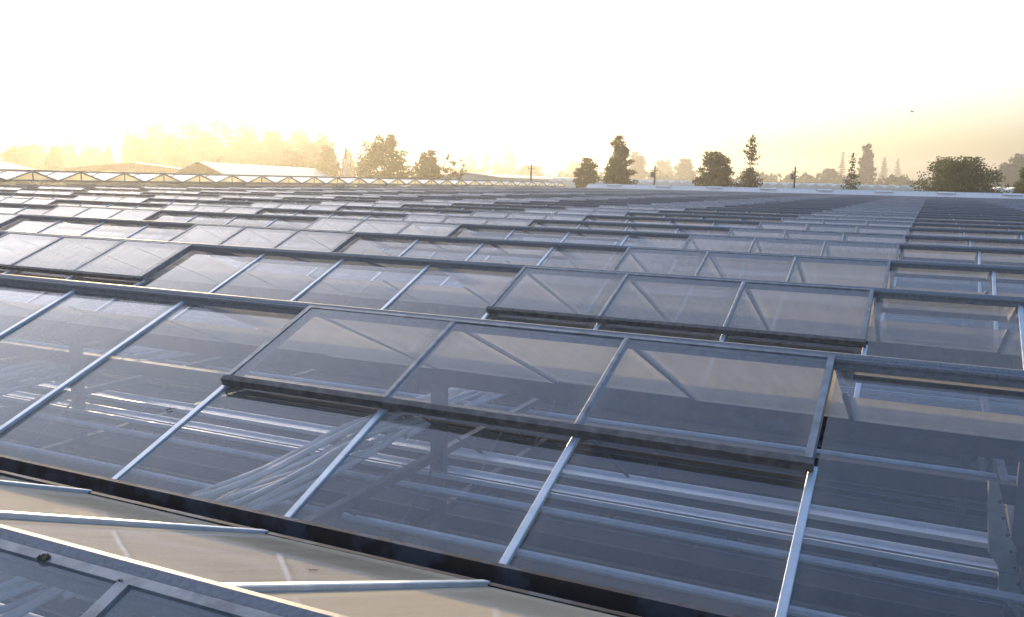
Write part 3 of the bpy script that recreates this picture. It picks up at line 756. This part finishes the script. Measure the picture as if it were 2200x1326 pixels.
# misty woods along the horizon: one mass nobody could count
rng = np.random.default_rng(5)
cs = []
for (xa, ya, xb, yb, n, h0, h1) in ((-60, 620, 200, 560, 260, 9, 15), (-330, 560, -60, 640, 240, 9, 15), (-430, 330, -330, 470, 90, 8, 14), (-420, 230, -300, 300, 90, 7, 11)):
    tt = rng.uniform(0, 1, n); hh = rng.uniform(h0, h1, n)
    cx = xa + (xb - xa) * tt + rng.normal(0, 10, n); cyy = ya + (yb - ya) * tt + rng.normal(0, 22, n)
    for a, c, h in zip(cx, cyy, hh):
        k = 46
        zz = rng.uniform(0, 1, k); rr = 4.5 * np.sqrt(np.clip(1 - zz ** 2, 0.03, 1))
        th = rng.uniform(0, 2 * np.pi, k)
        cs.append(np.stack([a + rr * np.cos(th), c + rr * np.sin(th), -5 + zz * h], 1))
V = leaf_quads(np.concatenate(cs), 1.5, rng)
obj('distant_wood', np_mesh('distant_wood', V, len(V) // 4, 4, M_LEAF), kind='stuff', label='far band of woodland fading in the mist along the horizon', category='woodland')

# ------------------------------------------------------------------ small things
def moss(x, y, z, r, label, seed):
    rg = np.random.default_rng(seed); n = 500
    P = rg.normal(0, 1, (n, 3)); P /= np.linalg.norm(P, axis=1)[:, None]; P *= rg.uniform(.4, 1, (n, 1)) ** .5
    P[:, 2] = np.abs(P[:, 2]) * .6; P *= r; P[:, 0] *= 1.5
    V = leaf_quads(P, r * .13, rg)
    o = obj('moss_tuft', np_mesh('moss_tuft', V, len(V) // 4, 4, M_MOSS), None, (x, y, z), label=label, category='moss', group='moss on the nearest ridge')
moss(1.775, -.045, -.006, .015, 'larger clump of brown moss on the nearest ridge, lower left corner', 1)
moss(1.99, -.048, -.008, .011, 'smaller clump of brown moss on the nearest ridge above a glazing bar', 2)

def twig(p, q, r, label):
    b = MB(); p = Vector(p); q = Vector(q); mid = (p + q) / 2 + Vector((.08, .1, .08)) * (q - p).length
    b.tube(p, mid, r, r * .8, 5); b.tube(mid, q, r * .8, r * .4, 5)
    b.tube(mid, mid + (q - p) * .3 + Vector((.15, .18, .06)) * (q - p).length, r * .5, r * .3, 5)
    o = obj('twig', b.mesh('twig', M_TWIG), None, label=label, category='twig', group='twigs lying on the roof')
def on_far(x, s): return Vector((x, s * math.cos(TH) + GN * math.sin(TH), -s * math.sin(TH) + GN * math.cos(TH) + .004))
twig(on_far(1.768, .893), on_far(1.788, .910), .0016, 'small twig lying on the sunlit pane of the nearest bay')
def on_near(x, k, s): return Vector((x, k * W - s * math.cos(TH) - GN * math.sin(TH), -s * math.sin(TH) + GN * math.cos(TH) + .004))
twig(on_near(1.882, 2, .885), on_near(1.905, 2, .86), .004, 'twig lying on the glass below the second row of vents, left one')
twig(on_near(2.385, 2, .90), on_near(2.443, 2, .865), .004, 'twig lying on the glass below the second row of vents, right one')
lp = on_near(-.167, 1, 1.09)
b = MB(); b.face([(-.02, 0, 0), (0, -.009, .004), (.022, .002, .007), (.004, .012, .004)]); b.face([(.0, .004, .004), (.01, .02, .012), (.004, .022, .01)]); b.tube((.02, 0, .006), (.04, .004, .012), .0015, n=4)
obj('dead_leaf', b.mesh('dead_leaf', M_TWIG), None, lp, (TH, 0, .4), label='tiny dead leaf on a pane left of the nearest vent', category='leaf')

# litter gathered in the near gutter and along the lower rails: too many to count
rg = np.random.default_rng(21); n = 420
P = np.stack([rg.uniform(-2, 4.5, n), HALF + rg.normal(0, .018, n), np.full(n, -.757) + rg.uniform(0, .012, n)], 1)
n2_ = 160; sdn = rg.uniform(SL - .085, SL - .05, n2_)
P2 = np.stack([rg.uniform(-2, 4.5, n2_), W - sdn * math.cos(TH) - GN * math.sin(TH), -sdn * math.sin(TH) + GN * math.cos(TH) + .004], 1)
n3_ = 220; s3 = rg.uniform(.06, SL - .1, n3_)
P3 = np.stack([rg.uniform(-2, 4.5, n3_), W - s3 * math.cos(TH) - GN * math.sin(TH), -s3 * math.sin(TH) + GN * math.cos(TH) + .003], 1)
V = np.concatenate([leaf_quads(P, .009, rg), leaf_quads(P2, .006, rg), leaf_quads(P3, .0022, rg)])
obj('gutter_litter', np_mesh('gutter_litter', V, len(V) // 4, 4, M_TWIG), kind='stuff', label='dry crumbs of leaf litter in the near gutter and on the panes', category='litter')

b = MB()   # bird: body, tail, two raised wings in one mesh
ns = 8
prof = [(-.13, .004), (-.09, .02), (-.03, .035), (.03, .034), (.07, .024), (.09, .022), (.115, .010), (.13, .002)]
for (xa, ra), (xb, rb_) in zip(prof[:-1], prof[1:]): b.tube((xa, 0, 0), (xb, 0, 0), ra, rb_, ns, caps=False)
for s in (-1, 1):
    b.face([(.045, s * .02, .015), (.055, s * .13, .07), (.02, s * .24, .06), (-.01, s * .13, .062), (-.04, s * .02, .015)][::s])
b.face([(-.11, -.01, 0), (-.11, .01, 0), (-.19, .03, 0), (-.19, -.03, 0)])
obj('bird', b.mesh('bird', M_BIRD), None, (1.8, 64.1, 5.81), (.2, .1, 2.4), label='tiny dark bird flying in the sky at upper right', category='bird')

# ------------------------------------------------------------------ haze
hm = bpy.data.materials.new('haze'); hm.use_nodes = True
nt = hm.node_tree; nt.nodes.clear()
out = nt.nodes.new('ShaderNodeOutputMaterial'); pv = nt.nodes.new('ShaderNodeVolumePrincipled')
pv.inputs['Color'].default_value = (.95, .96, .98, 1); pv.inputs['Density'].default_value = HAZE_DENSITY
pv.inputs['Anisotropy'].default_value = 0.68
nt.links.new(pv.outputs['Volume'], out.inputs['Volume'])
b = MB(); b.box(-1510, 1510, -1510, 1510, -6.0, 40.0)
obj('haze', b.mesh('haze', hm), kind='stuff')
